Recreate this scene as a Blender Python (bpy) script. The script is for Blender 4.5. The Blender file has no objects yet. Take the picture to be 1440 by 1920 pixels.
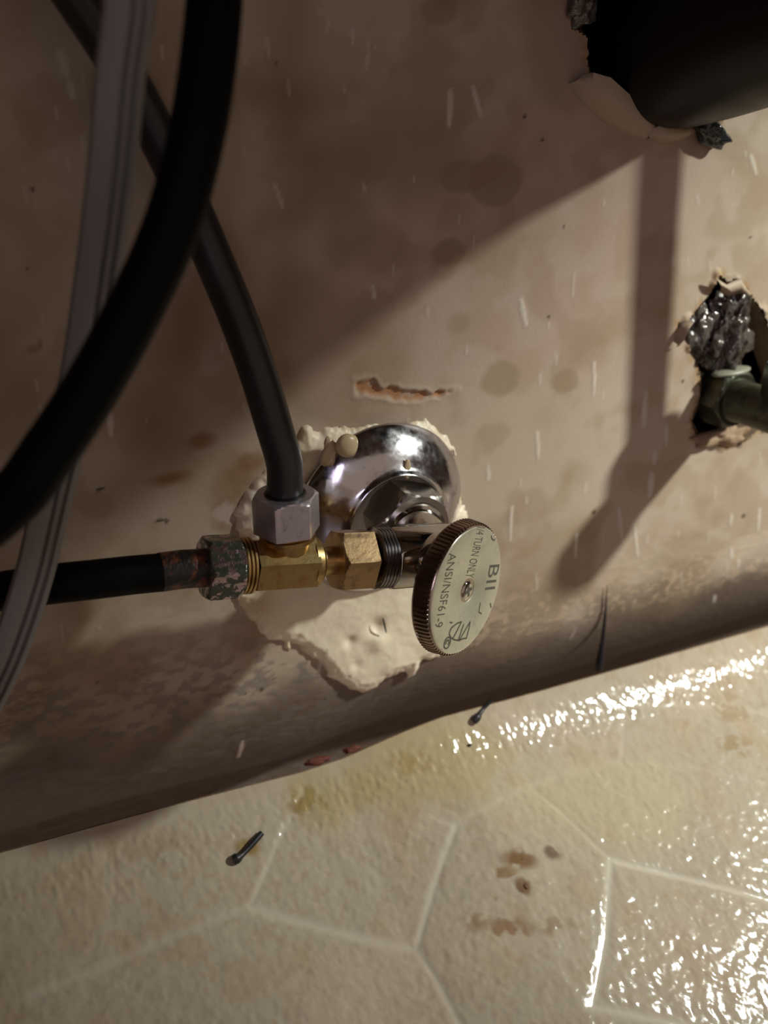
import bpy, bmesh, math, random
import numpy as np
from mathutils import Vector, Matrix

# ------------------------------------------------------------------ scene, camera, light
scn = bpy.context.scene
col = scn.collection
random.seed(4); rng = np.random.default_rng(7)
W_, H_, FPX = 1440.0, 1920.0, 1900.0
YAW, PITCH = math.radians(25.1), math.radians(25.0)
sy, cy, sp, cp = math.sin(YAW), math.cos(YAW), math.sin(PITCH), math.cos(PITCH)
FWD = Vector((sy*cp, cy*cp, -sp)); RIGHT = Vector((cy, -sy, 0)); UP = Vector((sy*sp, cy*sp, cp))
CAM = Vector((-0.1157, -0.247, 0.245))

cam_d = bpy.data.cameras.new('camera'); cam = bpy.data.objects.new('camera', cam_d); col.objects.link(cam)
cam.matrix_world = Matrix.Translation(CAM) @ Matrix((RIGHT, UP, -FWD)).transposed().to_4x4()
cam_d.sensor_fit = 'HORIZONTAL'; cam_d.sensor_width = 36; cam_d.lens = 36*FPX/W_
cam_d.clip_start = 0.005; cam_d.clip_end = 20
cam_d.dof.use_dof = True; cam_d.dof.focus_distance = 0.262; cam_d.dof.aperture_fstop = cam_d.lens/3.2
scn.camera = cam

scn.view_settings.view_transform = 'Standard'; scn.view_settings.look = 'None'
scn.view_settings.gamma = 1; scn.view_settings.use_curve_mapping = False
scn.view_settings.exposure = 0.0

world = bpy.data.worlds.new('room_glow'); scn.world = world; world.use_nodes = True
bg = world.node_tree.nodes['Background']; bg.inputs[0].default_value = (0.92, 0.72, 0.58, 1); bg.inputs[1].default_value = 0.33

def lamp(name, typ, loc, energy, color, target=None, **kw):
    l = bpy.data.lights.new(name, typ); l.energy = energy; l.color = color
    for k, v in kw.items(): setattr(l, k, v)
    o = bpy.data.objects.new(name, l); col.objects.link(o); o.location = loc
    if target is not None:
        o.rotation_euler = (Vector(target)-Vector(loc)).to_track_quat('-Z', 'Y').to_euler()
    return o
lamp('work_lamp', 'SPOT', (0.43, -0.27, 0.43), 17.5, (0.94, 0.98, 0.89), (0.190, -0.042, 0.118), shadow_soft_size=0.014, spot_size=math.radians(50), spot_blend=1.0)
lamp('cool_fill', 'AREA', (-0.9, -1.3, 0.9), 4.6, (0.84, 0.74, 1.0), (0, 0, .1), size=0.5)  # added fill: weak cool light from out of view, left front

# ------------------------------------------------------------------ pixel rays (design helper: a point of the photo on a real plane)
def ray(px, py):
    u = (px-W_/2)/FPX; v = (H_/2-py)/FPX
    return FWD + u*RIGHT + v*UP
def W(px, py, d=0.0):            # on the plane d in front of the wall
    r = ray(px, py); t = (-d-CAM.y)/r.y
    return CAM + r*t
def Z(px, py, depth):            # at a distance along the view axis
    return CAM + ray(px, py)*depth
def wx(pts, d=0.0): return np.array([[*(lambda p: (p.x, p.z))(W(a, b, d))] for a, b in pts])

# ------------------------------------------------------------------ noise + shape fields (numpy)
def vnoise(x, y, scale, seed):
    r = np.random.default_rng(seed); n = 256
    lat = r.random((n, n)).astype(np.float32)
    fx = x*scale+37.3; fy = y*scale+11.7
    ix = np.floor(fx).astype(int); iy = np.floor(fy).astype(int)
    tx = fx-ix; ty = fy-iy; tx = tx*tx*(3-2*tx); ty = ty*ty*(3-2*ty)
    g = lambda a, b: lat[a % n, b % n]
    return (g(ix, iy)*(1-tx)*(1-ty)+g(ix+1, iy)*tx*(1-ty)+g(ix, iy+1)*(1-tx)*ty+g(ix+1, iy+1)*tx*ty)
def fbm(x, y, scale, seed, octs=4, gain=.5):
    s = 0; a = 1; t = 0
    for i in range(octs):
        s = s+a*vnoise(x, y, scale*2**i, seed+i); t += a; a *= gain
    return s/t
def sstep(a, b, x):
    t = np.clip((x-a)/(b-a), 0, 1); return t*t*(3-2*t)
def poly_sd(x, y, poly):         # signed distance, >0 inside
    d = np.full(x.shape, 1e9); ins = np.zeros(x.shape, bool); n = len(poly)
    for i in range(n):
        ax, ay = poly[i]; bx, by = poly[(i+1) % n]
        ex, ey = bx-ax, by-ay; l2 = ex*ex+ey*ey+1e-18
        t = np.clip(((x-ax)*ex+(y-ay)*ey)/l2, 0, 1)
        d = np.minimum(d, (x-ax-t*ex)**2+(y-ay-t*ey)**2)
        c = ((ay > y) != (by > y)) & (x < (bx-ax)*(y-ay)/(by-ay+1e-18)+ax)
        ins ^= c
    d = np.sqrt(d); return np.where(ins, d, -d)
def seg_d(x, y, a, b):
    ex, ey = b[0]-a[0], b[1]-a[1]; l2 = ex*ex+ey*ey+1e-18
    t = np.clip(((x-a[0])*ex+(y-a[1])*ey)/l2, 0, 1)
    return np.sqrt((x-a[0]-t*ex)**2+(y-a[1]-t*ey)**2), t
def mixc(c, new, m):
    return c*(1-m[..., None])+np.array(new)*m[..., None]

# ------------------------------------------------------------------ materials
def mat(name, base=(.5, .5, .5), rough=.5, metal=0.0, spec=.5, attr=False, bump=None, var=None, rvar=None, sss=0, coat=0):
    m = bpy.data.materials.new(name); m.use_nodes = True; nt = m.node_tree; N = nt.nodes; L = nt.links
    p = N['Principled BSDF']
    p.inputs['Base Color'].default_value = (*base, 1); p.inputs['Roughness'].default_value = rough
    p.inputs['Metallic'].default_value = metal; p.inputs['Specular IOR Level'].default_value = spec
    if coat: p.inputs['Coat Weight'].default_value = coat
    tc = N.new('ShaderNodeTexCoord')
    def noise(scale, detail=4, rgh=.6):
        n = N.new('ShaderNodeTexNoise'); n.inputs['Scale'].default_value = scale
        n.inputs['Detail'].default_value = detail; n.inputs['Roughness'].default_value = rgh
        L.new(tc.outputs['Object'], n.inputs['Vector']); return n
    src = None
    if attr:
        a = N.new('ShaderNodeAttribute'); a.attribute_name = 'Col'; src = a.outputs['Color']
    if var:      # var = (scale, second colour, lo, hi) : patches of a second colour
        n = noise(var[0], 6, .65); r = N.new('ShaderNodeMapRange')
        r.inputs['From Min'].default_value = var[2]; r.inputs['From Max'].default_value = var[3]
        L.new(n.outputs['Fac'], r.inputs['Value'])
        mx = N.new('ShaderNodeMix'); mx.data_type = 'RGBA'
        if src: L.new(src, mx.inputs['A'])
        else: mx.inputs['A'].default_value = (*base, 1)
        mx.inputs['B'].default_value = (*var[1], 1); L.new(r.outputs['Result'], mx.inputs['Factor']); src = mx.outputs['Result']
        if len(var) > 4:
            r2 = N.new('ShaderNodeMapRange'); L.new(r.outputs['Result'], r2.inputs['Value'])
            r2.inputs['To Min'].default_value = metal; r2.inputs['To Max'].default_value = var[4]
            L.new(r2.outputs['Result'], p.inputs['Metallic'])
    if src: L.new(src, p.inputs['Base Color'])
    if rvar:     # (scale, lo, hi)
        n = noise(rvar[0]); r = N.new('ShaderNodeMapRange'); r.inputs['From Min'].default_value = .3; r.inputs['From Max'].default_value = .7
        r.inputs['To Min'].default_value = rvar[1]; r.inputs['To Max'].default_value = rvar[2]
        L.new(n.outputs['Fac'], r.inputs['Value']); L.new(r.outputs['Result'], p.inputs['Roughness'])
    if bump:     # (scale, strength, distance)
        n = noise(bump[0], 3); b = N.new('ShaderNodeBump'); b.inputs['Strength'].default_value = bump[1]
        b.inputs['Distance'].default_value = bump[2]; L.new(n.outputs['Fac'], b.inputs['Height']); L.new(b.outputs['Normal'], p.inputs['Normal'])
    if sss:
        p.inputs['Subsurface Weight'].default_value = sss; p.inputs['Subsurface Radius'].default_value = (.004, .0025, .0012); p.inputs['Subsurface Scale'].default_value = 1
    return m
M = dict(
    wall=mat('painted_panel', attr=True, rough=.62, spec=.2, bump=(900, .12, .0006)),
    vinyl=mat('embossed_vinyl', attr=True, rough=.12, spec=.55, bump=(2600, .06, .0002), rvar=(220, .08, .17)),
    paper=mat('torn_panel_paper', (.30, .20, .12), .8, bump=(700, .4, .0008), var=(160, (.20, .12, .07), .45, .62)),
    core=mat('dark_cavity', (.03, .022, .017), .9),
    foam=mat('cream_foam', attr=True, rough=.42, spec=.4, sss=.15, bump=(500, .08, .0005)),
    blob=mat('tan_foam_blob', (.50, .37, .22), .35),
    chrome=mat('worn_chrome', (.62, .60, .64), .13, 1, var=(150, (.30, .26, .27), .52, .74), rvar=(260, .07, .26), bump=(140, .06, .001)),
    chrome2=mat('bright_chrome', (.58, .56, .52), .1, 1, rvar=(300, .05, .16), bump=(240, .05, .0008)),
    nut=mat('nut_chrome', (.52, .48, .44), .27, 1, bump=(260, .1, .001)),
    thread=mat('thread_chrome', (.34, .32, .33), .2, 1),
    face=mat('handle_face_metal', (.72, .70, .56), .42, .75, var=(300, (.58, .56, .46), .5, .75)),
    rim=mat('dark_rim_chrome', (.46, .37, .31), .2, 1),
    ink=mat('stamped_line', (.12, .11, .085), .6, .3),
    brass=mat('brass', (.54, .38, .17), .36, 1, bump=(700, .12, .0004), var=(350, (.42, .25, .09), .5, .7)),
    brass2=mat('brass_pink', (.50, .34, .18), .38, 1, bump=(800, .12, .0004), var=(420, (.34, .20, .13), .5, .68)),
    silver=mat('plated_nut', (.66, .61, .66), .36, .85, bump=(600, .08, .0004), var=(500, (.40, .35, .36), .55, .72)),
    old=mat('peeling_plated_nut', (.56, .43, .47), .2, 1, bump=(600, .3, .0006), var=(420, (.055, .065, .045), .46, .49, .15)),
    rubber=mat('black_tube', (.003, .003, .0035), .6, 0, .1),
    tube=mat('soft_black_tube', (.026, .027, .028), .36, 0, .45),
    pipe=mat('black_painted_tube', (.010, .010, .010), .35),
    rust=mat('rusty_tube', (.012, .011, .010), .45, bump=(500, .5, .0008), var=(260, (.16, .045, .018), .48, .58)),
    grey=mat('grey_plastic', (.25, .245, .235), .5, 0, .4),
    abs=mat('black_drain_plastic', (.0035, .0035, .0035), .4, 0, .22),
    bronze=mat('tarnished_bronze', (.075, .075, .05), .34, .8, var=(220, (.02, .02, .015), .48, .62, .3), bump=(300, .2, .0008)),
    tar=mat('glossy_grey_sealant', (.14, .12, .105), .13, .35, .7, var=(200, (.04, .027, .02), .44, .56), bump=(420, .5, .0014)),
    blacktar=mat('glossy_black_sealant', (.02, .023, .026), .12, 0, .7, bump=(300, .5, .001)),
    nail=mat('dark_nail', (.020, .019, .022), .4, .3),
    crumb=mat('brown_crumb', (.16, .085, .04), .8, bump=(900, .5, .0006)),
    cream=mat('lit_facet_cream', (.24, .235, .175), .4),
    redflake=mat('red_rust', (.12, .028, .016), .8, bump=(900, .5, .0006)),
    wood=mat('cabinet_wood', (.17, .095, .05), .5, var=(14, (.11, .06, .03), .4, .65)),
)

# ------------------------------------------------------------------ object helpers
def tag(o, label=None, cat=None, group=None, kind=None):
    if label: o['label'] = label
    if cat: o['category'] = cat
    if group: o['group'] = group
    if kind: o['kind'] = kind
    return o
def empty(name, loc, label, cat, group=None):
    o = bpy.data.objects.new(name, None); col.objects.link(o); o.location = loc; o.empty_display_size = .01
    bpy.context.view_layer.update()
    return tag(o, label, cat, group)
def link(name, me, m, parent=None, smooth=40):
    me.materials.append(m)
    if smooth:
        me.shade_smooth(); me.set_sharp_from_angle(angle=math.radians(smooth))
    o = bpy.data.objects.new(name, me); col.objects.link(o)
    if parent is not None:
        o.parent = parent; o.matrix_parent_inverse = Matrix.Translation(-world_loc(parent))
    return o
def world_loc(o):
    return o.location.copy() if o.type == 'EMPTY' else Vector((0, 0, 0))     # meshes are built in world coordinates
def from_faces(name, verts, faces, m, parent=None, smooth=40):
    me = bpy.data.meshes.new(name); me.from_pydata([tuple(v) for v in verts], [], faces); me.update()
    bm = bmesh.new(); bm.from_mesh(me); bmesh.ops.recalc_face_normals(bm, faces=bm.faces); bm.to_mesh(me); bm.free()
    return link(name, me, m, parent, smooth)
def frame(axis, hint=Vector((0, 0, 1))):
    a = Vector(axis).normalized(); h = Vector(hint)
    e1 = (h-a*h.dot(a))
    if e1.length < 1e-4: h = Vector((1, 0, 0)); e1 = h-a*h.dot(a)
    e1.normalize(); e2 = a.cross(e1); return a, e1, e2
def rings_mesh(rings, closed_ends=True, loop=False):
    n = len(rings[0]); v = [p for r in rings for p in r]; f = []
    for i in range(len(rings)-1):
        for j in range(n):
            k = (j+1) % n; f.append((i*n+j, i*n+k, (i+1)*n+k, (i+1)*n+j))
    if closed_ends:
        f.append(tuple(range(n))[::-1]); f.append(tuple((len(rings)-1)*n+j for j in range(n)))
    return v, f
def lathe(name, o, axis, prof, m, parent=None, seg=64, hint=Vector((0, 0, 1)), rfun=None, smooth=40, caps=True):
    """prof = [(distance along axis, radius)] in metres"""
    a, e1, e2 = frame(axis, hint); rings = []
    for s, r in prof:
        ring = []
        for j in range(seg):
            th = 2*math.pi*j/seg; rr = rfun(th, s, r) if rfun else r
            ring.append(Vector(o)+a*s+e1*(rr*math.cos(th))+e2*(rr*math.sin(th)))
        rings.append(ring)
    v, f = rings_mesh(rings, caps); return from_faces(name, v, f, m, parent, smooth)
def hexnut(name, o, axis, length, af, m, parent=None, hint=Vector((0, 0, 1)), rot=0.0, sides=6, ch=.13, bore=None, chs=(1, 1)):
    R = af/2; step = 2*math.pi/sides; RC = R/math.cos(step/2)
    def rf(th, s, r):
        t = (th+rot) % step-step/2
        return min(R/math.cos(t), r)
    c = (RC-R)*1.15; hgt = c*.75
    prof = []
    if chs[0]: prof += [(0, RC-c), (hgt*.33, RC-c*.67), (hgt*.66, RC-c*.33), (hgt, RC)]
    else: prof += [(0, RC)]
    if chs[1]: prof += [(length-hgt, RC), (length-hgt*.66, RC-c*.33), (length-hgt*.33, RC-c*.67), (length, RC-c)]
    else: prof += [(length, RC)]
    return lathe(name, o, axis, prof, m, parent, 96, hint, rf, 24)
def smooth_path(pts, n):
    """Catmull-Rom"""
    P = [Vector(p) for p in pts]; P = [P[0]*2-P[1]]+P+[P[-1]*2-P[-2]]; out = []
    for i in range(1, len(P)-2):
        for k in range(n):
            t = k/n; a, b, c, d = P[i-1], P[i], P[i+1], P[i+2]
            out.append(.5*((2*b)+(c-a)*t+(2*a-5*b+4*c-d)*t*t+(3*b-a-3*c+d)*t**3))
    out.append(P[-2]); return out
def sweep(name, path, section, m, parent=None, hint=Vector((1, 0, 0)), smooth=50, scale=None):
    """section = [(u, v)] closed outline; swept with minimal twist"""
    rings = []; e = None
    for i, p in enumerate(path):
        t = (path[min(i+1, len(path)-1)]-path[max(i-1, 0)]).normalized()
        h = hint if e is None else e
        e = (h-t*h.dot(t)).normalized(); g = t.cross(e); k = scale(i/(len(path)-1)) if scale else 1
        rings.append([p+e*(u*k)+g*(v*k) for u, v in section])
    v, f = rings_mesh(rings); return from_faces(name, v, f, m, parent, smooth)
def circ(r, n=32): return [(r*math.cos(2*math.pi*i/n), r*math.sin(2*math.pi*i/n)) for i in range(n)]
def grid_mesh(name, X, Y, Zc, colr, m, keep=None, parent=None):
    ny, nx = X.shape
    idx = np.arange(nx*ny).reshape(ny, nx)
    q = np.stack([idx[:-1, :-1], idx[:-1, 1:], idx[1:, 1:], idx[1:, :-1]], -1)
    if keep is not None: q = q[keep]
    q = q.reshape(-1, 4)
    used = np.unique(q); remap = np.zeros(nx*ny, np.int64); remap[used] = np.arange(len(used)); q = remap[q]
    co = np.stack([X, Y, Zc], -1).reshape(-1, 3)[used].astype(np.float32)
    me = bpy.data.meshes.new(name); me.vertices.add(len(co)); me.vertices.foreach_set('co', co.ravel())
    nf = len(q); me.loops.add(nf*4); me.loops.foreach_set('vertex_index', q.ravel().astype(np.int32))
    me.polygons.add(nf); me.polygons.foreach_set('loop_start', np.arange(0, nf*4, 4, dtype=np.int32))
    me.update(calc_edges=True); me.validate()
    if colr is not None:
        c = np.concatenate([colr.reshape(-1, 3)[used], np.ones((len(co), 1))], 1).astype(np.float32)
        a = me.color_attributes.new('Col', 'FLOAT_COLOR', 'POINT'); a.data.foreach_set('color', c.ravel())
    me.materials.append(m); me.shade_smooth()
    o = bpy.data.objects.new(name, me); col.objects.link(o)
    if parent is not None: o.parent = parent; o.matrix_parent_inverse = Matrix.Translation(-world_loc(parent))
    return o
def box(name, a, b, m, parent=None):
    v = [(x, y, z) for x in (a[0], b[0]) for y in (a[1], b[1]) for z in (a[2], b[2])]
    f = [(0, 1, 3, 2), (4, 6, 7, 5), (0, 4, 5, 1), (2, 3, 7, 6), (0, 2, 6, 4), (1, 5, 7, 3)]
    return from_faces(name, v, f, m, parent, 0)
def lump(name, c, size, m, parent=None, sub=4, amp=.25, freq=3.0, seed=0, axes=None):
    bm = bmesh.new(); bmesh.ops.create_icosphere(bm, subdivisions=sub, radius=1)
    from mathutils import noise as mn
    for v in bm.verts:
        p = v.co.copy(); k = 1+amp*mn.fractal(p*freq*.6+Vector((seed*7.1, 3.3, seed)), 1.3, 2.0, 3)
        v.co = Vector((p.x*size[0], p.y*size[1], p.z*size[2]))*k
    if axes is not None: bmesh.ops.transform(bm, matrix=axes, verts=bm.verts)
    bmesh.ops.translate(bm, vec=Vector(c), verts=bm.verts)
    me = bpy.data.meshes.new(name); bm.to_mesh(me); bm.free()
    return link(name, me, m, parent, 180)

# ------------------------------------------------------------------ vinyl floor: height field
LIP = .016
edge_px = [(-500, 1745), (-200, 1662), (0, 1600), (150, 1558), (300, 1517), (450, 1478), (560, 1450), (640, 1424), (700, 1398), (760, 1372), (830, 1345), (1000, 1300), (1200, 1244), (1440, 1175), (1700, 1095), (2100, 960)]
EP = np.array([(W(a, b, LIP).x, W(a, b, LIP).z) for a, b in edge_px])
COVE_S = np.linspace(0, .65, 2601)      # the sheet is coved: steep at its edge, easing off to a gentle apron and then level
_ang = np.radians((23+36*np.exp(-COVE_S/.0085))*(1-sstep(.15, .22, COVE_S)))
COVE_Z = np.concatenate([[0], np.cumsum(np.tan((_ang[1:]+_ang[:-1])/2)*(COVE_S[1]-COVE_S[0]))])
def lip_z(x): 
    z = np.interp(x, EP[:, 0], EP[:, 1]); return np.clip(z, -.05, .08)
def floor_h(x, d):
    s = np.maximum(d-LIP, 0.0)
    zl = lip_z(x)
    return zl-np.interp(s, COVE_S, COVE_Z)
def F(px, py):
    r = ray(px, py); t = .1; dt = .0004
    for _ in range(4000):
        p = CAM+r*t
        if -p.y < LIP or p.z < float(floor_h(np.array(p.x), np.array(-p.y))): return p
        t += dt
    return p
def axis_vals(lo, a, b, hi, fine, coarse):
    l = np.arange(lo, a, coarse); m = np.arange(a, b, fine); h = np.arange(b, hi+coarse, coarse)
    return np.concatenate([l, m, h])

xs = axis_vals(-.40, -.17, .24, .62, .00045, .02)
ds = np.concatenate([np.arange(LIP, .175, .00045), np.arange(.175, .62, .02)])
X, D = np.meshgrid(xs, ds)
Hh = floor_h(X, D)
lines = [[(855, 1550), (822, 1640), (780, 1780)], [(780, 1780), (610, 1740), (470, 1700)], [(780, 1780), (820, 1840), (870, 1940)],
         [(470, 1700), (530, 1560), (575, 1468)], [(470, 1700), (300, 1768), (60, 1868)], [(1145, 1612), (1136, 1760), (1112, 1890)],
         [(1145, 1612), (1300, 1648), (1480, 1700)], [(1145, 1612), (1050, 1520), (1000, 1480)], [(855, 1550), (960, 1492), (1060, 1452), (1165, 1428)],
         [(1165, 1428), (1172, 1320)], [(1172, 1320), (1320, 1325), (1450, 1340)], [(1112, 1890), (1300, 1930)], [(855, 1550), (810, 1532)],
         [(195, 1585), (215, 1800)], [(1165, 1428), (1300, 1440), (1450, 1480)], [(215, 1800), (60, 1868)]]
line_w = [(1.0, 1), (1.3, .8), (1, .8), (.8, .7), (1.2, .5), (1.2, 1.2), (1.0, 1.2), (.8, .6), (1, .35), (.8, .4), (.8, .4), (1.2, 1), (.8, .5), (.9, .25), (.8, .2), (1, .2)]
lm = np.zeros_like(X)
for pl, (wd, st) in zip(lines, line_w):
    q = [F(a, b) for a, b in pl]
    for a, b in zip(q[:-1], q[1:]):
        dd, _ = seg_d(X, D, (a.x, -a.y), (b.x, -b.y))
        lm = np.maximum(lm, st*np.exp(-(dd/(.00115*wd))**2))
# orange-peel relief of the vinyl, none on the pressed lines
n1 = fbm(X, D, 620, 5, 2, .5)-.5; n2 = fbm(X, D, 260, 9, 2, .5)-.5
amp = np.clip(1-lm*1.2, 0, 1)*sstep(.0, .004, D-LIP)*(.6+.4*sstep(.008, .024, D-LIP))*sstep(.18, .165, D)
Hh = Hh+amp*(n1*.00034+n2*.00030)+(vnoise(X, D, 820, 41)-.5)*(.00006+.00034*sstep(.018, .010, D-LIP)*sstep(.0, .004, D-LIP))-lm*.0004+(fbm(X, D, 22, 31, 2)-.5)*.003*sstep(.0, .01, D-LIP)
c = np.ones(X.shape+(3,))*np.array((.44, .375, .285))
c = mixc(c, (.50, .40, .30), sstep(.42, .7, fbm(X, D, 45, 51))*.6)
c = mixc(c, (.40, .30, .19), sstep(.56, .75, fbm(X, D, 90, 52))*.45)
c = mixc(c, (.36, .27, .18), sstep(.55, .72, fbm(X, D, 500, 53, 3))*.35)
c = mixc(c, (.62, .56, .46), lm*.6)
def fblob(px, py, rx, ry, colr, st, seed, thr=(.45, .62), sc=260):
    global c
    p = F(px, py); pX = F(px+rx, py); pY = F(px, py+ry)
    r1 = math.hypot(pX.x-p.x, pX.y-p.y); r2 = math.hypot(pY.x-p.x, pY.y-p.y)
    e1x, e1y = (pX.x-p.x)/r1, -(pX.y-p.y)/r1
    dx, dy = X-p.x, D+p.y
    a = dx*e1x+dy*e1y; b = -dx*e1y+dy*e1x
    q = np.sqrt((a/r1)**2+(b/r2)**2)
    m_ = sstep(1.0, .35, q)*sstep(thr[0], thr[1], fbm(X, D, sc, seed)+.25*sstep(1, 0, q)-.05)*st
    c = mixc(c, colr, np.clip(m_, 0, 1))
fblob(975, 1614, 46, 26, (.20, .11, .05), .95, 61, (.3, .45), 300); fblob(945, 1640, 40, 20, (.25, .15, .07), .8, 62)
fblob(980, 1665, 22, 24, (.16, .085, .045), .9, 63); fblob(935, 1690, 45, 26, (.25, .15, .08), .75, 64)
fblob(955, 1745, 60, 36, (.25, .14, .07), .8, 65); fblob(890, 1730, 40, 30, (.25, .15, .07), .6, 66)
fblob(1035, 1600, 24, 20, (.13, .08, .05), .8, 67); fblob(1040, 1740, 50, 26, (.26, .16, .09), .6, 68)
fblob(575, 1508, 55, 42, (.22, .13, .03), .85, 69, (.48, .6), 420); fblob(770, 1430, 55, 45, (.25, .17, .07), .7, 70, (.5, .62), 500)
fblob(464, 1590, 34, 22, (.26, .17, .05), .9, 71); fblob(1370, 1330, 60, 40, (.30, .20, .09), .5, 72, (.52, .64), 400)
fblob(1380, 1400, 50, 30, (.30, .20, .09), .6, 73, (.5, .62), 400); fblob(240, 1600, 260, 60, (.36, .26, .17), .5, 74, (.5, .66), 200)
fblob(820, 1430, 230, 120, (.42, .32, .14), .55, 75, (.4, .7), 60); fblob(640, 1500, 160, 90, (.38, .30, .12), .55, 76, (.42, .7), 70)
fblob(1150, 1500, 320, 130, (.50, .43, .26), .5, 77, (.35, .7), 50)
fl = grid_mesh('floor', X, -D, Hh, c, M['vinyl']); tag(fl, kind='structure')
fl['label'] = 'cream embossed vinyl floor sheet with hexagon lines, curling up along the wall'
# the turned edge of the sheet: its thickness at the gap
xe = xs; ring = []
for x in xe:
    z = float(floor_h(np.array(x), np.array(LIP)))
    ring.append([Vector((x, -LIP, z)), Vector((x, -LIP+.0007, z-.0002)), Vector((x, -LIP+.0008, z-.0016)), Vector((x, -LIP-.0004, z-.0018))])
v, f = rings_mesh(ring)
from_faces('sheet_edge', v, f, M['paper'], fl)

# ------------------------------------------------------------------ back wall
xs = axis_vals(-.40, -.19, .27, .62, .0006, .02)
zs = np.concatenate([np.arange(-.06, -.0, .01), np.arange(0, .37, .0006), np.arange(.37, .60, .02)])
X, Zg = np.meshgrid(xs, zs)
hole_supply = wx([(1345, 512), (1360, 530), (1378, 525), (1395, 545), (1425, 580), (1450, 640), (1475, 720), (1460, 790), (1420, 806), (1390, 828), (1350, 836), (1312, 818), (1296, 790), (1308, 760), (1312, 735), (1314, 700), (1300, 668), (1286, 640), (1272, 608), (1290, 602), (1312, 576), (1330, 552)])
hole_drain = wx([(1085, -40), (1092, 30), (1078, 40), (1100, 70), (1100, 110), (1108, 140), (1140, 142), (1165, 165), (1200, 198), (1245, 225), (1290, 232), (1330, 226), (1390, 196), (1440, 140), (1500, 30), (1500, -90), (1300, -190), (1150, -150)])
jit = .0009*(fbm(X, Zg, 380, 81, 3)-.5)*2
sd_s = poly_sd(X, Zg, hole_supply)+jit; sd_d = poly_sd(X, Zg, hole_drain)+jit
hole = np.maximum(sd_s, sd_d)
torn = wx([(664, 714), (700, 711), (712, 725), (750, 729), (800, 735), (858, 729), (830, 742), (790, 753), (735, 750), (690, 742), (664, 744)])
sd_t = poly_sd(X, Zg, torn)+jit*1.2
lz = lip_z(X)
curl = np.maximum(lz+.017-Zg, 0)
Y = curl**2*13 + sstep(-.0005, .0006, sd_t)*.0009
Y = np.minimum(Y, .03)
Y -= sstep(-.0016, -.0002, sd_t)*sstep(.0008, -.0002, sd_t)*.0003         # raised paper rim of the tear
rimh = sstep(-.0030, -.0004, hole)*sstep(.5, .65, fbm(X, Zg, 300, 83, 2))
Y -= rimh*.0010                                                           # lifted, frayed rim round the holes
Y += (fbm(X, Zg, 14, 84, 2)-.5)*.0016
flake = sstep(lz+.055, lz+.015, Zg)*sstep(.5, .7, fbm(X*1.0, Zg*2.2, 330, 85, 3))
Y -= flake*.00012
c = np.ones(X.shape+(3,))*np.array((.455, .365, .275))
c = mixc(c, (.48, .39, .31), sstep(.4, .65, fbm(X, Zg, 18, 91))*.7)
c = mixc(c, (.43, .30, .25), sstep(.45, .7, fbm(X, Zg, 12, 92))*.6)
c = mixc(c, (.36, .25, .165), sstep(.5, .7, fbm(X, Zg, 60, 93))*.4)
c = mixc(c, (.27, .185, .11), sstep(.50, .64, fbm(X, Zg, 26, 94, 3))*.45)
c = mixc(c, (.30, .21, .13), sstep(.52, .70, fbm(X, Zg, 75, 95, 3))*.4)
def wblob(px, py, rx, ry, colr, st, soft=.5, seed=1, wob=.5, sc=90):
    global c
    p = W(px, py); a_ = W(px+rx, py); b_ = W(px, py+ry)
    r1 = math.hypot(a_.x-p.x, a_.z-p.z); r2 = math.hypot(b_.x-p.x, b_.z-p.z)
    q = np.sqrt(((X-p.x)/r1)**2+((Zg-p.z)/r2)**2)+wob*(fbm(X, Zg, sc, seed, 3)-.5)
    c = mixc(c, colr, np.clip(sstep(1.0, 1-soft, q)*st*(1.2 if colr is DK else 1), 0, 1))
DK = (.26, .18, .10)
for i, (a, b, rx, ry, st, so) in enumerate([(930, 345, 52, 52, .55, .25), (880, 330, 60, 36, .5, .3), (840, 472, 38, 30, .55, .3), (938, 708, 42, 40, .42, .3), (1056, 713, 28, 25, .42, .35),
        (650, 420, 70, 90, .45, .6), (720, 470, 60, 70, .35, .6), (760, 290, 260, 130, .5, .8), (560, 180, 160, 70, .4, .9), (820, 20, 40, 30, .4, .4), (600, 330, 120, 120, .4, .8),
        (860, 605, 30, 26, .3, .5), (700, 570, 60, 40, .3, .6), (300, 780, 110, 160, .45, .8), (1240, 640, 26, 90, .1, .5), (930, 1000, 70, 50, .25, .7), (1010, 1120, 100, 60, .35, .7),
        (1290, 1040, 90, 46, .35, .5), (200, 560, 60, 160, .2, .8), (540, 560, 60, 110, .25, .8), (460, 1190, 60, 50, .3, .5), (1260, 1130, 80, 50, .25, .6)]):
    wblob(a, b, rx, ry, DK, st, so, 100+i)
for i, (a, b, rx, ry, st) in enumerate([(320, 897, 55, 20, .85), (375, 826, 34, 20, .7), (62, 655, 22, 14, .5), (75, 645, 8, 14, .6), (440, 900, 50, 60, .6), (420, 960, 40, 40, .6), (470, 865, 40, 25, .6), (640, 940, 80, 80, .3)]):
    wblob(a, b, rx, ry, (.22, .095, .028), st, .8, 140+i, .7, 160)
wblob(425, 965, 28, 26, (.55, .47, .40), .7, .6, 151, 1.2, 300); wblob(300, 1122, 70, 12, (.42, .33, .25), .6, .7, 152, 1.0, 200)
wblob(560, 1330, 60, 40, (.34, .20, .10), .5, .8, 155)
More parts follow.
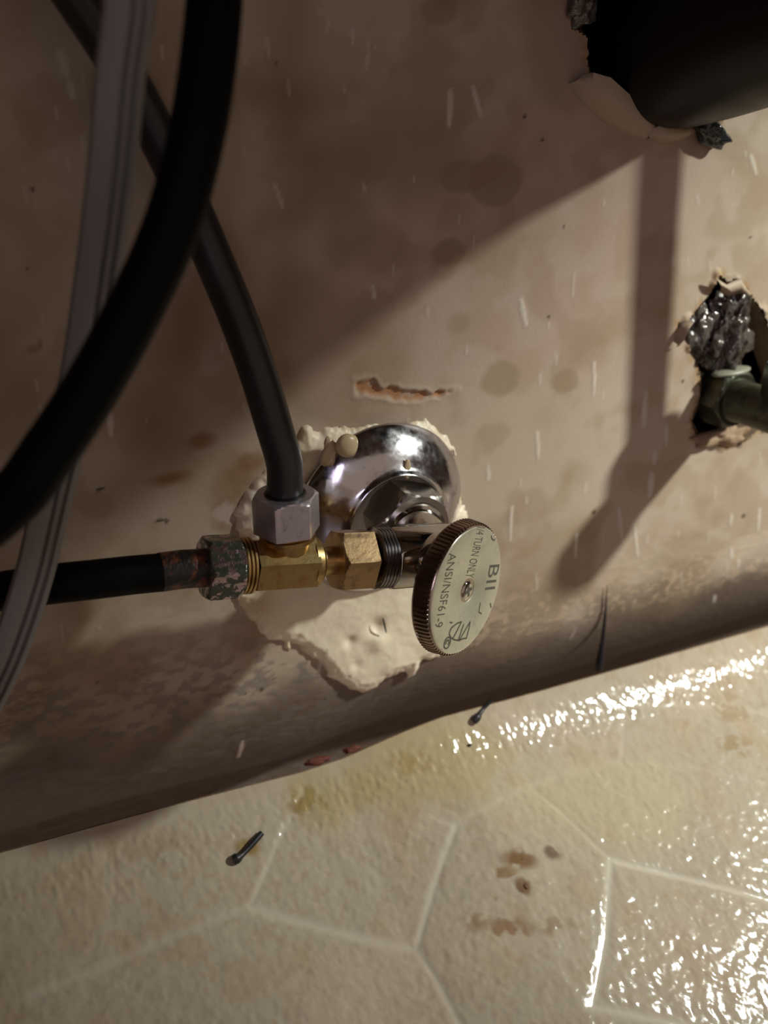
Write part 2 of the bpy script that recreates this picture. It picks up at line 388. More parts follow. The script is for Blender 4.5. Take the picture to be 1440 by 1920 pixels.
# along the base: grime and mildew, with the gap's shade painted in, irregular upper limit
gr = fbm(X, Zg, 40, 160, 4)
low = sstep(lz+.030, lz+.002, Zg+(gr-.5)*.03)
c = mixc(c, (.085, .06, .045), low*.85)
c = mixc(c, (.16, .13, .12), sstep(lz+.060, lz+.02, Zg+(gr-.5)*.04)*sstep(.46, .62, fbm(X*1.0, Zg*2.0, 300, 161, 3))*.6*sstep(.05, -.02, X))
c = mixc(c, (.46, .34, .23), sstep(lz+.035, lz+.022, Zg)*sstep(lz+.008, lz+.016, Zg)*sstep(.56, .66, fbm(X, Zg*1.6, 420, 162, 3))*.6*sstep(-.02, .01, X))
for a, b, r in [(518, 120, 4), (982, 218, 5), (1016, 262, 5), (1056, 425, 4), (1027, 594, 4), (190, 916, 8), (184, 918, 5), (300, 975, 14), (312, 977, 6), (60, 355, 6), (50, 505, 4), (1405, 445, 4), (490, 1293, 5), (1280, 715, 4), (1113, 960, 5), (610, 1312, 3), (1395, 968, 5), (183, 1280, 3), (460, 1300, 3)]:
    wblob(a, b, r, r if r < 8 else 4, (.05, .03, .015), .9, .6, 170, .3, 500)
# dried splash drips of pale paint
drips = [(975, 562, 984, 610, 6), (844, 170, 842, 235, 6), (886, 162, 900, 215, 5), (690, 80, 694, 120, 3), (661, 55, 663, 80, 4), (112, 95, 124, 140, 7), (130, 155, 136, 182, 6), (697, 535, 701, 558, 4), (1075, 512, 1073, 555, 3),
         (1112, 680, 1112, 740, 4), (1206, 750, 1205, 795, 4), (1211, 735, 1208, 800, 6), (1005, 810, 1007, 860, 4), (913, 875, 914, 900, 4), (958, 950, 955, 1012, 4), (1160, 950, 1168, 1015, 4), (1190, 985, 1197, 1045, 4), (1222, 890, 1220, 930, 9), (1228, 845, 1228, 870, 5),
         (1372, 965, 1371, 985, 4), (1424, 955, 1422, 995, 5), (1371, 1030, 1372, 1048, 5), (1406, 292, 1416, 326, 5), (1396, 285, 1398, 295, 3), (515, 345, 530, 390, 4), (682, 345, 684, 360, 3), (860, 400, 860, 420, 3), (205, 775, 208, 815, 5), (1250, 800, 1250, 835, 4),
         (1260, 480, 1262, 500, 3), (1010, 700, 1010, 720, 3), (460, 1400, 462, 1450, 5), (600, 1240, 598, 1260, 4), (1344, 1120, 1346, 1135, 5), (1384, 1050, 1384, 1065, 4), (1080, 1180, 1074, 1205, 3), (985, 930, 985, 945, 3), (1097, 905, 1095, 925, 3), (1080, 1000, 1078, 1045, 4), (540, 150, 542, 180, 3), (500, 70, 505, 105, 4), (1130, 1000, 1131, 1015, 3)]
for _ in range(90):
    a = random.uniform(20, 1430); b = random.uniform(0, 1200); l = random.uniform(8, 30)
    drips.append((a, b, a+random.uniform(-1, 3), b+l, random.uniform(1.2, 2.6)))
for a, b, a2, b2, r in drips:
    p, q = W(a, b), W(a2, b2)
    x0, x1 = min(p.x, q.x)-.003, max(p.x, q.x)+.003; z0, z1 = min(p.z, q.z)-.003, max(p.z, q.z)+.003
    ix = slice(*np.searchsorted(xs, (x0, x1))); iz = slice(*np.searchsorted(zs, (z0, z1)))
    if X[iz, ix].size == 0: continue
    dd, t = seg_d(X[iz, ix], Zg[iz, ix], (p.x, p.z), (q.x, q.z))
    rr = r/6.4*.001*(.45+.55*np.sin(np.pi*np.clip(t*.8+.15, 0, 1)))
    m_ = sstep(1.25, .6, dd/rr)*(.8 if r > 3 else .45)
    c[iz, ix] = mixc(c[iz, ix], (.60, .53, .45), m_); Y[iz, ix] -= m_*.00025
tm = sstep(-.0004, .0004, sd_t)
c = mixc(c, (.36, .18, .09), tm*sstep(.2, .5, fbm(X, Zg, 400, 180, 3)))
c = mixc(c, (.58, .48, .38), sstep(-.0018, -.0003, sd_t)*(1-tm)*.22)
wblob(668, 765, 22, 30, (.34, .25, .17), .6, .7, 181, 1.2, 300); wblob(745, 760, 70, 14, (.42, .31, .22), .6, .7, 182, 1.0, 200)
c = mixc(c, (.36, .22, .10), sstep(-.0035, -.0006, hole)*sstep(.40, .6, fbm(X, Zg, 260, 183, 3))*.8)
kc = (hole[:-1, :-1] < 0) & (hole[1:, 1:] < 0) & (hole[:-1, 1:] < 0) & (hole[1:, :-1] < 0)
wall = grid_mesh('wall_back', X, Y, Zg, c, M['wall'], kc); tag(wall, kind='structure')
wall['label'] = 'stained beige painted back panel with drip marks and two torn holes'
# thickness of the panel inside the two holes
def hole_rim(poly, depth=.012):
    cx_ = poly.mean(0); ring = []
    for x, z in poly:
        ring.append((x, z))
    v = [Vector((x, -.0003, z)) for x, z in ring]+[Vector((x, depth, z)) for x, z in ring]; n = len(ring)
    f = [(i, (i+1) % n, n+(i+1) % n, n+i) for i in range(n)]
    # wide collar behind the face so that no slit shows
    v += [Vector((x+(x-cx_[0])*.12, .0035, z+(z-cx_[1])*.12)) for x, z in ring]
    v += [Vector((x, .0035, z)) for x, z in ring]
    f += [(2*n+i, 2*n+(i+1) % n, 3*n+(i+1) % n, 3*n+i) for i in range(n)]
    return from_faces('hole_edge', v, f, M['paper'], wall, 0)
hole_rim(hole_supply); hole_rim(hole_drain)
cav = box('wall_rear', (-.40, .05, -.06), (.62, .055, .60), M['core']); tag(cav, kind='structure')
# torn paper flaps lifting off below the drain hole
def flap(edge_px, tip_px, lift, seed):
    a = [W(*p) for p in edge_px]; b = [W(p[0], p[1], lift*p[2]) for p in tip_px]; n = len(a); rows = []
    for k in range(9):
        t = k/8; bow = Vector((0, -.0016*math.sin(math.pi*t), 0))
        rows.append([a[i].lerp(b[i], t)+bow+Vector((0, -.0003, 0)) for i in range(n)])
    th = Vector((0, .0004, 0)); v = [p for r in rows for p in r]; m_ = len(v); v += [p+th for p in v]; f = []
    for k in range(8):
        for i in range(n-1):
            q = (k*n+i, k*n+i+1, (k+1)*n+i+1, (k+1)*n+i); f += [q, tuple(m_+j for j in q[::-1])]
    bd = [(k*n, (k+1)*n) for k in range(8)]+[((k+1)*n+n-1, k*n+n-1) for k in range(8)]+[(i+1, i) for i in range(n-1)]+[(8*n+i, 8*n+i+1) for i in range(n-1)]
    f += [(p, q, q+m_, p+m_) for p, q in bd]
    return from_faces('torn_flap', v, f, M['flap'], wall, 60)
M['flap'] = mat('flap_paint', (.38, .285, .20), .6, bump=(600, .2, .0005))
flap([(1062, 158), (1085, 190), (1120, 225), (1165, 250), (1205, 262)], [(1092, 140, .4), (1112, 136, 1), (1145, 146, 1), (1185, 182, .9), (1238, 226, .3)], .006, 1)
flap([(1215, 262), (1240, 272), (1262, 268), (1285, 258)], [(1205, 246, .2), (1236, 236, .8), (1268, 238, .9), (1288, 238, .5)], .005, 2)
flap([(1350, 548), (1365, 556), (1380, 552), (1395, 560)], [(1340, 520, 1), (1362, 534, .6), (1386, 522, 1), (1402, 545, .4)], .003, 3)
flap([(1262, 640), (1268, 622), (1276, 606), (1290, 600)], [(1268, 650, .3), (1280, 640, 1), (1288, 622, 1), (1294, 606, .2)], .003, 4)
# cabinet shell
for n_, a, b in [('wall_left', (-.42, -.62, -.06), (-.40, .05, .60)), ('wall_right', (.62, -.62, -.06), (.64, .05, .60)), ('ceiling', (-.42, -.62, .60), (.64, .05, .62))]:
    o = box(n_, a, b, M['wood']); tag(o, kind='structure')

# ------------------------------------------------------------------ foam round the supply stub
poly = wx([(556, 812), (566, 796), (580, 792), (588, 806), (606, 800), (640, 800), (760, 790), (780, 784), (800, 786), (826, 806), (846, 826), (858, 838), (856, 856), (842, 850), (835, 870), (845, 900), (858, 912), (864, 930), (866, 945), (880, 955), (870, 1000),
           (872, 1100), (868, 1170), (846, 1200), (832, 1212), (824, 1232), (800, 1236), (790, 1240), (776, 1268), (766, 1270), (758, 1256), (744, 1258), (722, 1272), (706, 1290), (682, 1298), (655, 1294), (632, 1280), (612, 1262), (598, 1244), (584, 1232), (560, 1216), (546, 1206), (540, 1222), (528, 1208), (505, 1198), (480, 1178), (462, 1160), (448, 1132), (438, 1112), (470, 1080), (455, 1030), (438, 990), (440, 955), (452, 925), (474, 898), (500, 876), (540, 850)])
x0, z0 = poly.min(0)-.004; x1, z1 = poly.max(0)+.004
X, Zg = np.meshgrid(np.arange(x0, x1, .0004), np.arange(z0, z1, .0004))
sd = poly_sd(X, Zg, poly)+.0022*(fbm(X, Zg, 420, 201, 3)-.5)
n = fbm(X, Zg, 90, 202, 3); n3 = fbm(X, Zg, 500, 203, 2)
hgt = .0034*np.sqrt(np.clip(sd/.0045, 0, 1))*(.85+.3*n)+.00022*(n3-.5)*sstep(0, .002, sd)-.0006
for a, b, r, dp in [(700, 1168, 16, -.0016), (650, 1196, 12, -.0012), (702, 1196, 20, .0012), (735, 1240, 40, .0012), (662, 1240, 10, -.0006), (790, 1200, 30, .0008)]:
    p = W(a, b); hgt += dp*np.exp(-(((X-p.x)**2+(Zg-p.z)**2)/(r/6.3*.001)**2))*(sd > 0)
c = np.ones(X.shape+(3,))*np.array((.84, .73, .55))
c = mixc(c, (.78, .64, .50), sstep(.45, .7, fbm(X, Zg, 120, 204))*.6)
c = mixc(c, (.50, .34, .18), sstep(.0022, .0002, sd)*sstep(.45, .65, fbm(X, Zg, 200, 205))*.6)
p = W(478, 1130); c = mixc(c, (.50, .33, .15), np.exp(-(((X-p.x)**2+(Zg-p.z)**2)/.006**2))*.6)
kc = (sd[:-1, :-1] > -.0002) & (sd[1:, 1:] > -.0002)
fm = grid_mesh('foam_patch', X, -hgt, Zg, c, M['foam'], kc)
tag(fm, 'cream expanding foam smeared on the wall around the chrome escutcheon', 'foam')

# ------------------------------------------------------------------ chrome escutcheon
OUT = Vector((0, -1, 0))
FC = W(713, 956, .0018)
fl_axis = (OUT+Vector((.06, 0, -.05))).normalized()
e = empty('escutcheon', FC, 'round chrome bell escutcheon pressed into cream foam on the wall', 'escutcheon')
mm = .001
prof = [(0*mm, 26.6*mm), (.1*mm, 27.2*mm), (.6*mm, 27.4*mm), (1.2*mm, 27.0*mm), (2.4*mm, 26.0*mm), (4.0*mm, 24.4*mm), (5.6*mm, 22.4*mm), (7.0*mm, 20.2*mm), (7.8*mm, 18.6*mm), (8.4*mm, 17.4*mm), (9.0*mm, 16.5*mm), (9.6*mm, 15.9*mm), (10.1*mm, 15.6*mm), (10.3*mm, 15.3*mm), (10.1*mm, 15.0*mm), (9.4*mm, 14.9*mm), (7*mm, 14.8*mm), (3*mm, 14.7*mm), (.6*mm, 14.7*mm)]
def wob(th, s, r): return r*(1+.004*math.sin(3*th+1)+.003*math.sin(7*th+s*900))
lathe('dome', FC, fl_axis, prof, M['chrome'], e, 128, rfun=wob, smooth=60, caps=False)
lump('foam_blob', W(650, 836, .0082), (.0034, .0020, .0034), M['blob'], e, 3, .12, 1.3, 4)
lump('foam_smear', W(618, 850, .0062), (.0022, .0008, .0042), M['blob'], e, 3, .5, 2.2, 6)
lump('foam_smear', W(763, 880, .0108), (.0012, .0007, .0030), M['blob'], e, 3, .4, 2.2, 9)

# ------------------------------------------------------------------ chrome quarter-turn valve
HC = W(876, 1107, .054)
va = (HC-W(718, 955, 0)).normalized(); V0 = W(722, 958, 0)
va = (HC-V0).normalized()
def ax(d): return V0+va*(d*mm)
v_ = empty('shutoff_valve', ax(2), 'chrome quarter-turn shutoff valve with a round stamped handle, on the wall', 'valve')
IN = W(745, 963, .0078)
lathe('supply_stub', IN-OUT*22*mm, OUT, [(0, 7.4*mm), (26*mm, 7.4*mm)], M['thread'], v_, 40)
hexnut('inlet_nut', IN, OUT, 12.5*mm, 20.8*mm, M['nut'], v_, rot=math.radians(45))
J = W(806, 1040, .0325)
T0 = W(380, 1065, .0325); T1 = W(722, 1045, .0325); ta = (T0-T1).normalized()
bl = J-(IN+OUT*12*mm)
lathe('barrel', IN+OUT*12*mm, bl, [(0, 8.4*mm), (1.0*mm, 8.4*mm), (1.4*mm, 7.5*mm), (bl.length+3*mm, 7.5*mm)], M['chrome2'], v_, 64)
lathe('outlet_arm', J, ta, [(-8.6*mm, 4*mm), (-8.2*mm, 7.2*mm), (-7*mm, 8.4*mm), (2*mm, 8.6*mm), (12.2*mm, 8.6*mm), (12.8*mm, 8.3*mm)], M['chrome2'], v_, 64)
tp = [(12.4*mm, 7.6*mm)]
for k in range(5):
    s = 12.6*mm+k*.95*mm; tp += [(s, 7.5*mm), (s+.3*mm, 8.2*mm), (s+.55*mm, 8.2*mm), (s+.85*mm, 7.5*mm)]
tp += [(17.6*mm, 6.8*mm)]
lathe('outlet_thread', J, ta, tp, M['thread'], v_, 64, smooth=30)
# handle
rv = (HC-CAM).normalized(); ri = (RIGHT-rv*RIGHT.dot(rv)).normalized(); ui = ri.cross(rv)
tilt = math.radians(62)
ha = (-rv*math.cos(tilt)+math.sin(tilt)*(.955*ri-.295*ui)).normalized()
e1 = (-.295*ri-.955*ui); e1 = (e1-ha*e1.dot(ha)).normalized(); e2 = ha.cross(e1)
if e2.dot(ri) < 0: e2 = -e2
R = 17.3*mm; TH = 5.3*mm
hb = HC-ha*TH
st = hb-J
lathe('bonnet', J, st, [(0, 8.2*mm), (8.2*mm, 8.2*mm), (8.8*mm, 7.4*mm), (st.length-2*mm, 5.4*mm), (st.length, 5.0*mm)], M['chrome2'], v_, 48)
hd = lathe('handle', hb, ha, [(-1.6*mm, 7*mm), (-1.2*mm, 12*mm), (-.2*mm, R*.965), (.5*mm, R*1.0), (TH-.9*mm, R*.975), (TH-.25*mm, R*.965), (TH-.05*mm, R*.95)], M['rim'], v_, 128, hint=e1, caps=True)
NR = 84
v, f = [], []
for k in range(NR):
    th = 2*math.pi*k/NR; dirv = e1*math.cos(th)+e2*math.sin(th); tv = -e1*math.sin(th)+e2*math.cos(th)
    b0 = len(v); w2 = .36*mm
    for s, r0, hh, ww in [(.5*mm, R*.99, .0, .6), (1.0*mm, R*.99, .55*mm, 1), (TH-1.3*mm, R*.972, .62*mm, 1), (TH-.55*mm, R*.965, .5*mm, .9), (TH-.35*mm, R*.955, .0, .5)]:
        o_ = hb+ha*s
        v += [o_+dirv*(r0-.3*mm)-tv*w2*ww, o_+dirv*(r0+hh)-tv*w2*.45*ww, o_+dirv*(r0+hh)+tv*w2*.45*ww, o_+dirv*(r0-.3*mm)+tv*w2*ww]
    for i in range(4):
        a = b0+i*4
        for j in range(3): f.append((a+j, a+j+1, a+4+j+1, a+4+j))
    f += [(b0, b0+1, b0+2, b0+3), (b0+19, b0+18, b0+17, b0+16)]
kn = from_faces('knurled_rim', v, f, M['rim'], hd, 25); kn['kind'] = 'stuff'
lathe('face_plate', hb+ha*(TH-.5*mm), ha, [(0, R*.955), (.45*mm, R*.955), (.58*mm, R*.94), (.6*mm, R*.92), (.6*mm, 3.35*mm), (.5*mm, 3.2*mm), (-.6*mm, 3.1*mm)], M['face'], hd, 128, hint=e1)
HF = hb+ha*(TH+.1*mm)
def fp(s1, s2, up=0.02): return HF+e1*(s1*R)+e2*(s2*R)+ha*(up*mm)
sc = lathe('handle_screw', HF-ha*.7*mm, ha, [(0, 2.75*mm), (.4*mm, 2.7*mm), (.85*mm, 2.3*mm), (1.0*mm, 1.9*mm), (1.0*mm, .5*mm), (.9*mm, .1*mm)], M['chrome2'], hd, 48)
sc_o = HF+ha*.32*mm
v, f = [], []
cr = [(-.45, -1.6), (.45, -1.6), (.45, -.45), (1.6, -.45), (1.6, .45), (.45, .45), (.45, 1.6), (-.45, 1.6), (-.45, .45), (-1.6, .45), (-1.6, -.45), (-.45, -.45)]
ca, sa = math.cos(.6), math.sin(.6)
v = [sc_o+ha*.02*mm+e1*((a*ca-b*sa)*mm)+e2*((a*sa+b*ca)*mm) for a, b in cr]+[sc_o-ha*.3*mm+e1*((a*ca-b*sa)*mm*.6)+e2*((a*sa+b*ca)*mm*.6) for a, b in cr]
f = [tuple(range(12))]+[(i, (i+1) % 12, 12+(i+1) % 12, 12+i) for i in range(12)]
from_faces('screw_recess', v, f, M['ink'], hd, 0)
def text(body, s1, s2, s1b, s2b, height, squeeze=None, mt=None):
    """text starting at face point (s1, s2) running towards (s1b, s2b); cap height in handle radii"""
    cu = bpy.data.curves.new('lettering', 'FONT'); cu.body = body; cu.size = 1; cu.extrude = 0.006; cu.resolution_u = 3
    t = bpy.data.objects.new('lettering_src', cu); col.objects.link(t)
    dg = bpy.context.evaluated_depsgraph_get(); me = bpy.data.meshes.new_from_object(t.evaluated_get(dg))
    bpy.data.objects.remove(t)
    xs_ = [q.co.x for q in me.vertices]; ys_ = [q.co.y for q in me.vertices]
    x0_, x1_ = min(xs_), max(xs_); y0_, y1_ = min(ys_), max(ys_)
    a = fp(s1, s2); b = fp(s1b, s2b); dx = (b-a); L_ = dx.length; dx.normalize(); dy = dx.cross(ha)
    if dy.dot(e2) < 0: dy = -dy
    flip = dx.cross(dy).dot(ha) < 0
    for q in me.vertices:
        q.co = a+dx*((q.co.x-x0_)/(x1_-x0_)*L_)+dy*((q.co.y-y0_)/(y1_-y0_)*height*R)+ha*(q.co.z*mm)
    me.name = 'lettering'
    return link('lettering', me, mt or M['ink'], hd, 0)
text('1/4 TURN ONLY', -.92, -.27, -.17, -.17, .23)
text('BII', -.46, .44, -.08, .52, .31)
text('ANSI/NSF61-9', -.42, -.84, .64, -.62, .21)
def strokes(name, pls, w=.013):
    v, f = [], []
    for pl in pls:
        for a, b in zip(pl[:-1], pl[1:]):
            p, q = fp(*a), fp(*b); t = (q-p).normalized(); s = t.cross(ha)*(w*R); b0 = len(v)
            for lift in (0, .05*mm): v += [p-s+ha*lift, p+s+ha*lift, q+s+ha*lift, q-s+ha*lift]
            f += [(b0+4, b0+5, b0+6, b0+7), (b0, b0+3, b0+2, b0+1)]+[(b0+i, b0+(i+1) % 4, b0+4+(i+1) % 4, b0+4+i) for i in range(4)]
    return from_faces(name, v, f, M['ink'], hd, 0)
def fpx(px, py):
    dx, dy = px-877, py-1108
    return ((dx*-.28+dy*.96)/126, (dx*.96+dy*.28)/57)
def z2(a, b): return fpx(740+a/5.646, 920+b/5.646)
arc = lambda c0, r0, t0, t1, n=12: [(c0[0]+r0*math.cos(math.radians(t0+(t1-t0)*i/n)), c0[1]+r0*math.sin(math.radians(t0+(t1-t0)*i/n))) for i in range(n+1)]
strokes('emblem', [[z2(*p) for p in pl] for pl in [[(712, 1385), (670, 1400), (615, 1445), (592, 1500), (605, 1545), (640, 1572), (690, 1582), (724, 1565)], [(712, 1385), (672, 1470), (628, 1555)], [(735, 1410), (712, 1480), (680, 1580)], [(800, 1385), (690, 1580)], [(800, 1385), (785, 1470), (762, 1562), (724, 1565)]]], .012)
cc = z2(573, 1600); strokes('round_mark', [arc(cc, .085, 0, 360, 20), arc(cc, .042, 50, 310, 10)], .012)
strokes('worn_mark', [[z2(*p) for p in [(1015, 480), (1018, 510), (1040, 528), (1055, 515)]], [z2(*p) for p in [(905, 1185), (888, 1285), (918, 1305)]], [z2(*p) for p in [(1010, 1190), (1020, 1240)]], [z2(*p) for p in [(600, 1385), (612, 1395), (625, 1388)]]], .010)

# ------------------------------------------------------------------ brass tee and its coupling nut
tl = (T0-J).length
def tx(px): 
    # distance from J along the tee for an image column
    lo, hi = 0, .12
    for _ in range(40):
        mid = (lo+hi)/2; p = J+ta*mid; r = p-CAM; u = r.dot(RIGHT)/r.dot(FWD)*FPX+W_/2
        if u > px: lo = mid
        else: hi = mid
    return lo
tee = empty('brass_tee', J+ta*tx(545), 'brass tee fitting between the chrome valve and the old peeling nut', 'pipe fitting')
camv = Vector((0, -1, .35))
s = tx(689); hexnut('coupling_nut', J+ta*s, ta, tx(626)-s, 14.6*mm, M['brass2'], tee, hint=camv, rot=0.0, chs=(0, 1))
s = tx(645); lathe('outlet_neck', J+ta*s, ta, [(0, 3.7*mm), (tx(596)-s+1*mm, 3.7*mm)], M['brass'], tee, 40)
s = tx(599); lathe('shoulder', J+ta*s, ta, [(0, 3.5*mm), (.2*mm, 5.4*mm), (1*mm, 6.3*mm), (tx(580)-s, 6.5*mm)], M['brass'], tee, 48)
s = tx(584); hexnut('tee_body', J+ta*s, ta, tx(472)-s, 12.4*mm, M['brass'], tee, hint=CAM-J, rot=math.radians(4), chs=(0, 0))
s = tx(469); tp = []
for k in range(3): tp += [(k*1.0*mm, 6.4*mm), (k*1.0*mm+.2*mm, 7.1*mm), (k*1.0*mm+.7*mm, 7.1*mm), (k*1.0*mm+.9*mm, 6.4*mm)]
lathe('thread_collar', J+ta*s, ta, tp, M['brass'], tee, 48, smooth=30)
SB = J+ta*tx(541); updir = (W(537, 930, .0325)-W(541, 1014, .0325)).normalized()
lathe('branch_collar', SB, updir, [(0, 5*mm), (7.0*mm, 5.4*mm), (7.2*mm, 7.0*mm), (8.4*mm, 7.0*mm), (8.6*mm, 6.2*mm), (10*mm, 6.2*mm)], M['brass'], tee, 48)

# ------------------------------------------------------------------ black supply hose rising from the tee
NB = SB+updir*9.4*mm
h1 = empty('supply_hose', NB, 'matte black hose rising from the bright hex nut on the brass tee', 'hose')
hexnut('hex_nut', NB, updir, 9.8*mm, 14.6*mm, M['silver'], h1, hint=(CAM-NB), rot=math.radians(18), chs=(0, 1))
top = NB+updir*8.9*mm
pts = [top-updir*2*mm, top+updir*2*mm]+[W(a, b, d) for a, b, d in [(533, 868, .0322), (514, 800, .031), (484, 700, .029), (444, 590, .026), (398, 480, .0225), (346, 360, .019), (288, 240, .016), (222, 120, .0145), (145, 0, .014), (50, -140, .016), (-60, -300, .02)]]
sweep('tube', smooth_path(pts, 8), circ(4.45*mm, 40), M['tube'], h1)
lathe('ferrule', top, updir, [(-1*mm, 5.2*mm), (1.0*mm, 5.2*mm), (1.3*mm, 4.9*mm)], M['pipe'], h1, 40)

# ------------------------------------------------------------------ black line: old nut, painted tube, loop to the front
s0 = tx(448)
N0 = J+ta*s0
h2 = empty('supply_tube', N0, 'black tube looping from the old peeling nut across the front of the picture', 'tube')
hexnut('compression_nut', N0, ta, tx(380)-s0, 14.4*mm, M['old'], h2, hint=camv, rot=.12)
R0 = J+ta*tx(388)
sweep('rusty_end', [R0, R0+ta*6*mm, W(300, 1073, .0325)], circ(4.7*mm, 36), M['rust'], h2)
pts = [W(305, 1073, .0325), W(250, 1078, .0328), W(180, 1086, .034), W(90, 1096, .032), Z(-20, 1112, .2345), Z(-150, 1136, .224), Z(-260, 1130, .205), Z(-270, 1070, .188), Z(-200, 1030, .178), Z(-90, 1020, .171), Z(25, 935, .167), Z(90, 850, .166), Z(170, 730, .165), Z(250, 585, .164), Z(320, 430, .163), Z(365, 270, .162), Z(390, 120, .162), Z(403, -20, .163), Z(412, -200, .165), Z(418, -420, .17)]
sweep('tube', smooth_path(pts, 8), circ(4.6*mm, 40), M['rubber'], h2)

# ------------------------------------------------------------------ grey ribbed hose
g = [(235, -260, .150), (243, -120, .154), (243, 0, .158), (226, 138, .164), (213, 285, .170), (198, 410, .176), (181, 530, .183), (160, 667, .192), (136, 780, .199), (108, 890, .208), (86, 985, .2135), (66, 1070, .2155), (38, 1160, .217), (5, 1245, .22), (-45, 1345, .23), (-120, 1470, .235)]
pts = [Z(*q) for q in g]
sec = []
w2, t2 = 4.05*mm, 2.4*mm
top_ = [(-w2, 0), (-w2*.97, t2*.55), (-w2*.85, t2*.88), (-w2*.5, t2), (-w2*.02, t2*1.0), (w2*.06, t2*.93), (w2*.11, t2*.55), (w2*.18, t2*.55), (w2*.23, t2*.93), (w2*.28, t2), (w2*.42, t2), (w2*.47, t2*.93), (w2*.52, t2*.55), (w2*.60, t2*.55), (w2*.65, t2*.92), (w2*.72, t2*.98), (w2*.88, t2*.85), (w2*.98, t2*.5), (w2, 0)]
sec = top_+[(a, -b) for a, b in top_[::-1][1:-1]]
gp = smooth_path(pts, 8)
hg = empty('ribbed_hose', gp[len(gp)//2], 'grey ribbed flat hose hanging down beside the black loop', 'hose')
tdir = (gp[3]-gp[0]).normalized(); vd = (CAM-gp[0]).normalized(); hx = tdir.cross(vd)
if hx.dot(RIGHT) < 0: hx = -hx
# thickness axis is t x e : make sure grooves face the viewer on both sides (section is symmetric)
sweep('hose_jacket', gp, sec, M['grey'], hg, hint=hx, smooth=35)

# ------------------------------------------------------------------ drain pipe, upper right
PD = W(1268, 72, 0)
dp = empty('drain_pipe', PD, 'large black drain pipe coming out of the torn hole above', 'pipe')
r = 23.5*mm
arm = [(-.045, 0), (-.02, 0), (0, 0), (.012, .002), (.024, .005), (.036, .0082), (.055, .011), (.075, .011), (.092, .012), (.108, .022), (.116, .040), (.117, .065)]
path = smooth_path([PD+Vector((0, -d_, z_)) for d_, z_ in arm], 6)
sweep('elbow', path, circ(r, 64), M['abs'], dp)
lathe('upright', path[-1]-Vector((0, 0, .012)), (0, 0, 1), [(0, r*1.20), (.018, r*1.20), (.020, r*1.02), (.25, r*1.02)], M['abs'], dp, 64)
sl = lump('sealant_lump', W(1336, 250, .003), (.0062, .0030, .0036), M['blacktar'], None, 4, .45, 2.0, 11, Matrix.Rotation(.5, 4, 'Y'))
tag(sl, 'small glossy black sealant lump hanging under the large drain pipe', 'sealant', 'sealant lumps at the wall holes')
sl = lump('sealant_lump', W(1092, 6, .001), (.0046, .0035, .0056), M['tar'], None, 4, .5, 2.4, 13)
tag(sl, 'crumpled grey sealant lump beside the large black drain pipe at the top', 'sealant', 'sealant lumps at the wall holes')
sl = lump('sealant_lump', W(1364, 630, .000), (.0084, .0055, .0140), M['tar'], None, 5, .5, 4.0, 17)
tag(sl, 'large wet-looking grey sealant lump in the torn hole above the bronze valve', 'sealant', 'sealant lumps at the wall holes')
sl = lump('sealant_lump', W(1310, 628, -.002), (.0070, .0035, .0090), M['tar'], None, 5, .4, 2.6, 23)
tag(sl, 'dull grey sealant lump at the far side of the torn hole, beside the wet one', 'sealant', 'sealant lumps at the wall holes')
sl = lump('sealant_lump', W(1355, 818, .0), (.0100, .0030, .0035), M['paper'], None, 4, .6, 2.6, 29)
tag(sl, 'brown crumbling sealant lump under the bronze valve nut', 'sealant', 'sealant lumps at the wall holes')

# ------------------------------------------------------------------ bronze valve, right edge
B0 = W(1338, 735, -.004)
bv = empty('old_valve', B0, 'tarnished bronze valve coming out of the torn hole at the right edge', 'valve')
ba = Vector((.06, -1, .03)).normalized()
lathe('supply_stub', B0-ba*.04, ba, [(0, 5*mm), (.045, 5*mm)], M['bronze'], bv, 32)
hexnut('inlet_nut', B0, ba, 11*mm, 18*mm, M['bronze'], bv, rot=math.radians(22))
lathe('barrel', B0+ba*10.5*mm, ba, [(0, 7.4*mm), (1.5*mm, 7.4*mm), (2*mm, 7*mm), (26*mm, 7*mm), (27*mm, 9*mm), (36*mm, 9*mm), (38*mm, 7*mm)], M['bronze'], bv, 48)
gk = lump('lit_facet', W(1370, 697, .0035), (.0078, .0036, .0013), M['cream'], bv, 3, .12, 1.5, 3, Matrix.Rotation(-.06, 4, 'Y')); gk['label'] = 'cream piece in place of the lit top facet of the nut'  # added pale piece, its cream colour stands in for light on the nut's top facet
hp = B0+ba*30*mm
hexnut('outlet_nut', hp+Vector((0, 0, 5*mm)), (0, 0, 1), 12*mm, 14.4*mm, M['bronze'], bv)
h3 = empty('riser_hose', hp+Vector((0, 0, 16*mm)), 'black riser hose standing on the bronze valve at the right edge', 'hose')
q0 = hp+Vector((0, 0, 15*mm)); lean = Vector((0, -.06, 1))
sweep('tube', smooth_path([q0, q0+lean*.03, q0+lean*.08, q0+lean*.14, q0+lean*.25], 8), circ(4.5*mm, 36), M['rubber'], h3)

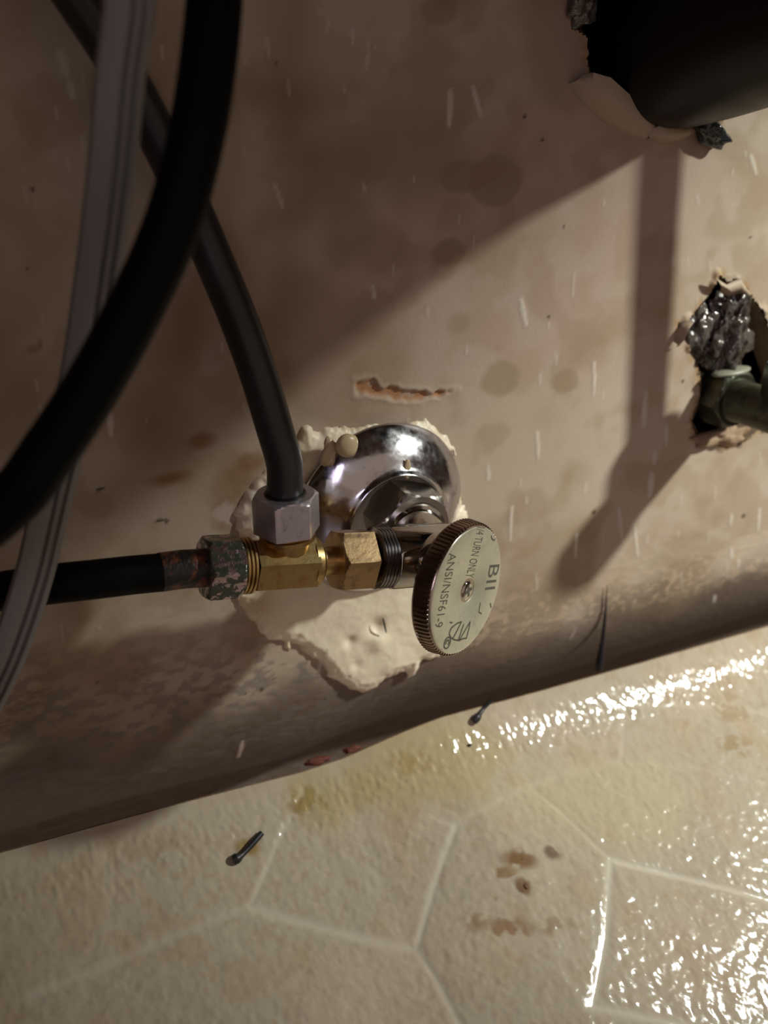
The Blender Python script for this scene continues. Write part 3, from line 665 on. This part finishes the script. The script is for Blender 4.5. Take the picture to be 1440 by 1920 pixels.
# ------------------------------------------------------------------ debris
def spike(name, path, rad, label, cat, m, group=None):
    P = smooth_path(path, 6); n = len(P)
    o = sweep(name, P, circ(1, 12), m, None, smooth=60, scale=lambda t: np.interp(t, [i/(len(rad)-1) for i in range(len(rad))], rad))
    return tag(o, label, cat, group)
spike('wire_spike', [W(1138, 1098, .0008), W(1135, 1150, .0009), W(1130, 1200, .001), W(1126, 1232, .0015), W(1123, 1256, .002)], [.0001*1, .0003, .00055, .0008, .0011, .0015, .0011], 'thin black spike standing against the wall at the vinyl edge', 'spike', M['nail'])
def on_floor(px, py, up): p = F(px, py); return p+Vector((0, 0, up))
spike('bent_nail', [on_floor(438, 1618, .0011), on_floor(450, 1612, .0012), on_floor(468, 1594, .0012), on_floor(491, 1568, .0012)], [.0014, .0016, .0009, .0009, .0010, .0009], 'dark bent nail lying on a brown smear on the vinyl', 'nail', M['nail'], 'dark nails on the vinyl')
spike('bent_nail', [on_floor(888, 1357, .0010), on_floor(898, 1346, .0012), on_floor(908, 1332, .0011), on_floor(921, 1317, .0010)], [.0013, .0014, .0007, .0006, .0007, .0008], 'dark thin nail lying near the raised vinyl edge below the handle', 'nail', M['nail'], 'dark nails on the vinyl')
spike('fibre', [on_floor(858, 1836, .0003), on_floor(872, 1831, .0006), on_floor(892, 1827, .0004)], [.0002, .0003, .0003, .0002], 'short brown fibre lying on the embossed vinyl near the picture bottom', 'fibre', M['crumb'])
spike('splinter', [W(718, 1160, .0042), W(721, 1172, .0044), W(724, 1186, .0042)], [.0002, .0003, .0002], 'short dark splinter stuck on the cream foam under the valve', 'splinter', M['nail'])
for a, b, r_, lb in [(880, 1398, .0008, 'tiny black crumb below the thin nail near the raised vinyl edge'), (986, 1662, .0011, 'dark brown crumb under the large brown smear on the vinyl'), (977, 1610, .0011, 'brown crumb on top of the large brown smear on the vinyl'), (852, 1832, .0006, 'tiny brown crumb beside the short fibre on the vinyl')]:
    p = F(a, b)
    tag(lump('crumb', p+Vector((0, 0, r_*.25)), (r_, r_, r_*.5), M['nail'] if r_ < .001 else M['crumb'], None, 2, .4, 2.0, a), lb, 'crumb', 'crumbs on the vinyl')
for a, b, sz, lb in [(596, 1424, (.0040, .0012, .0013), 'red rust flake in the dark gap above the vinyl edge, below the foam'), (660, 1402, (.0030, .0010, .0010), 'small red rust flake in the dark gap, nearer the bent vinyl edge')]:
    tag(lump('rust_flake', W(a, b+3, .0138), sz, M['redflake'], None, 3, .5, 2.5, a), lb, 'flake', 'rust flakes in the gap')
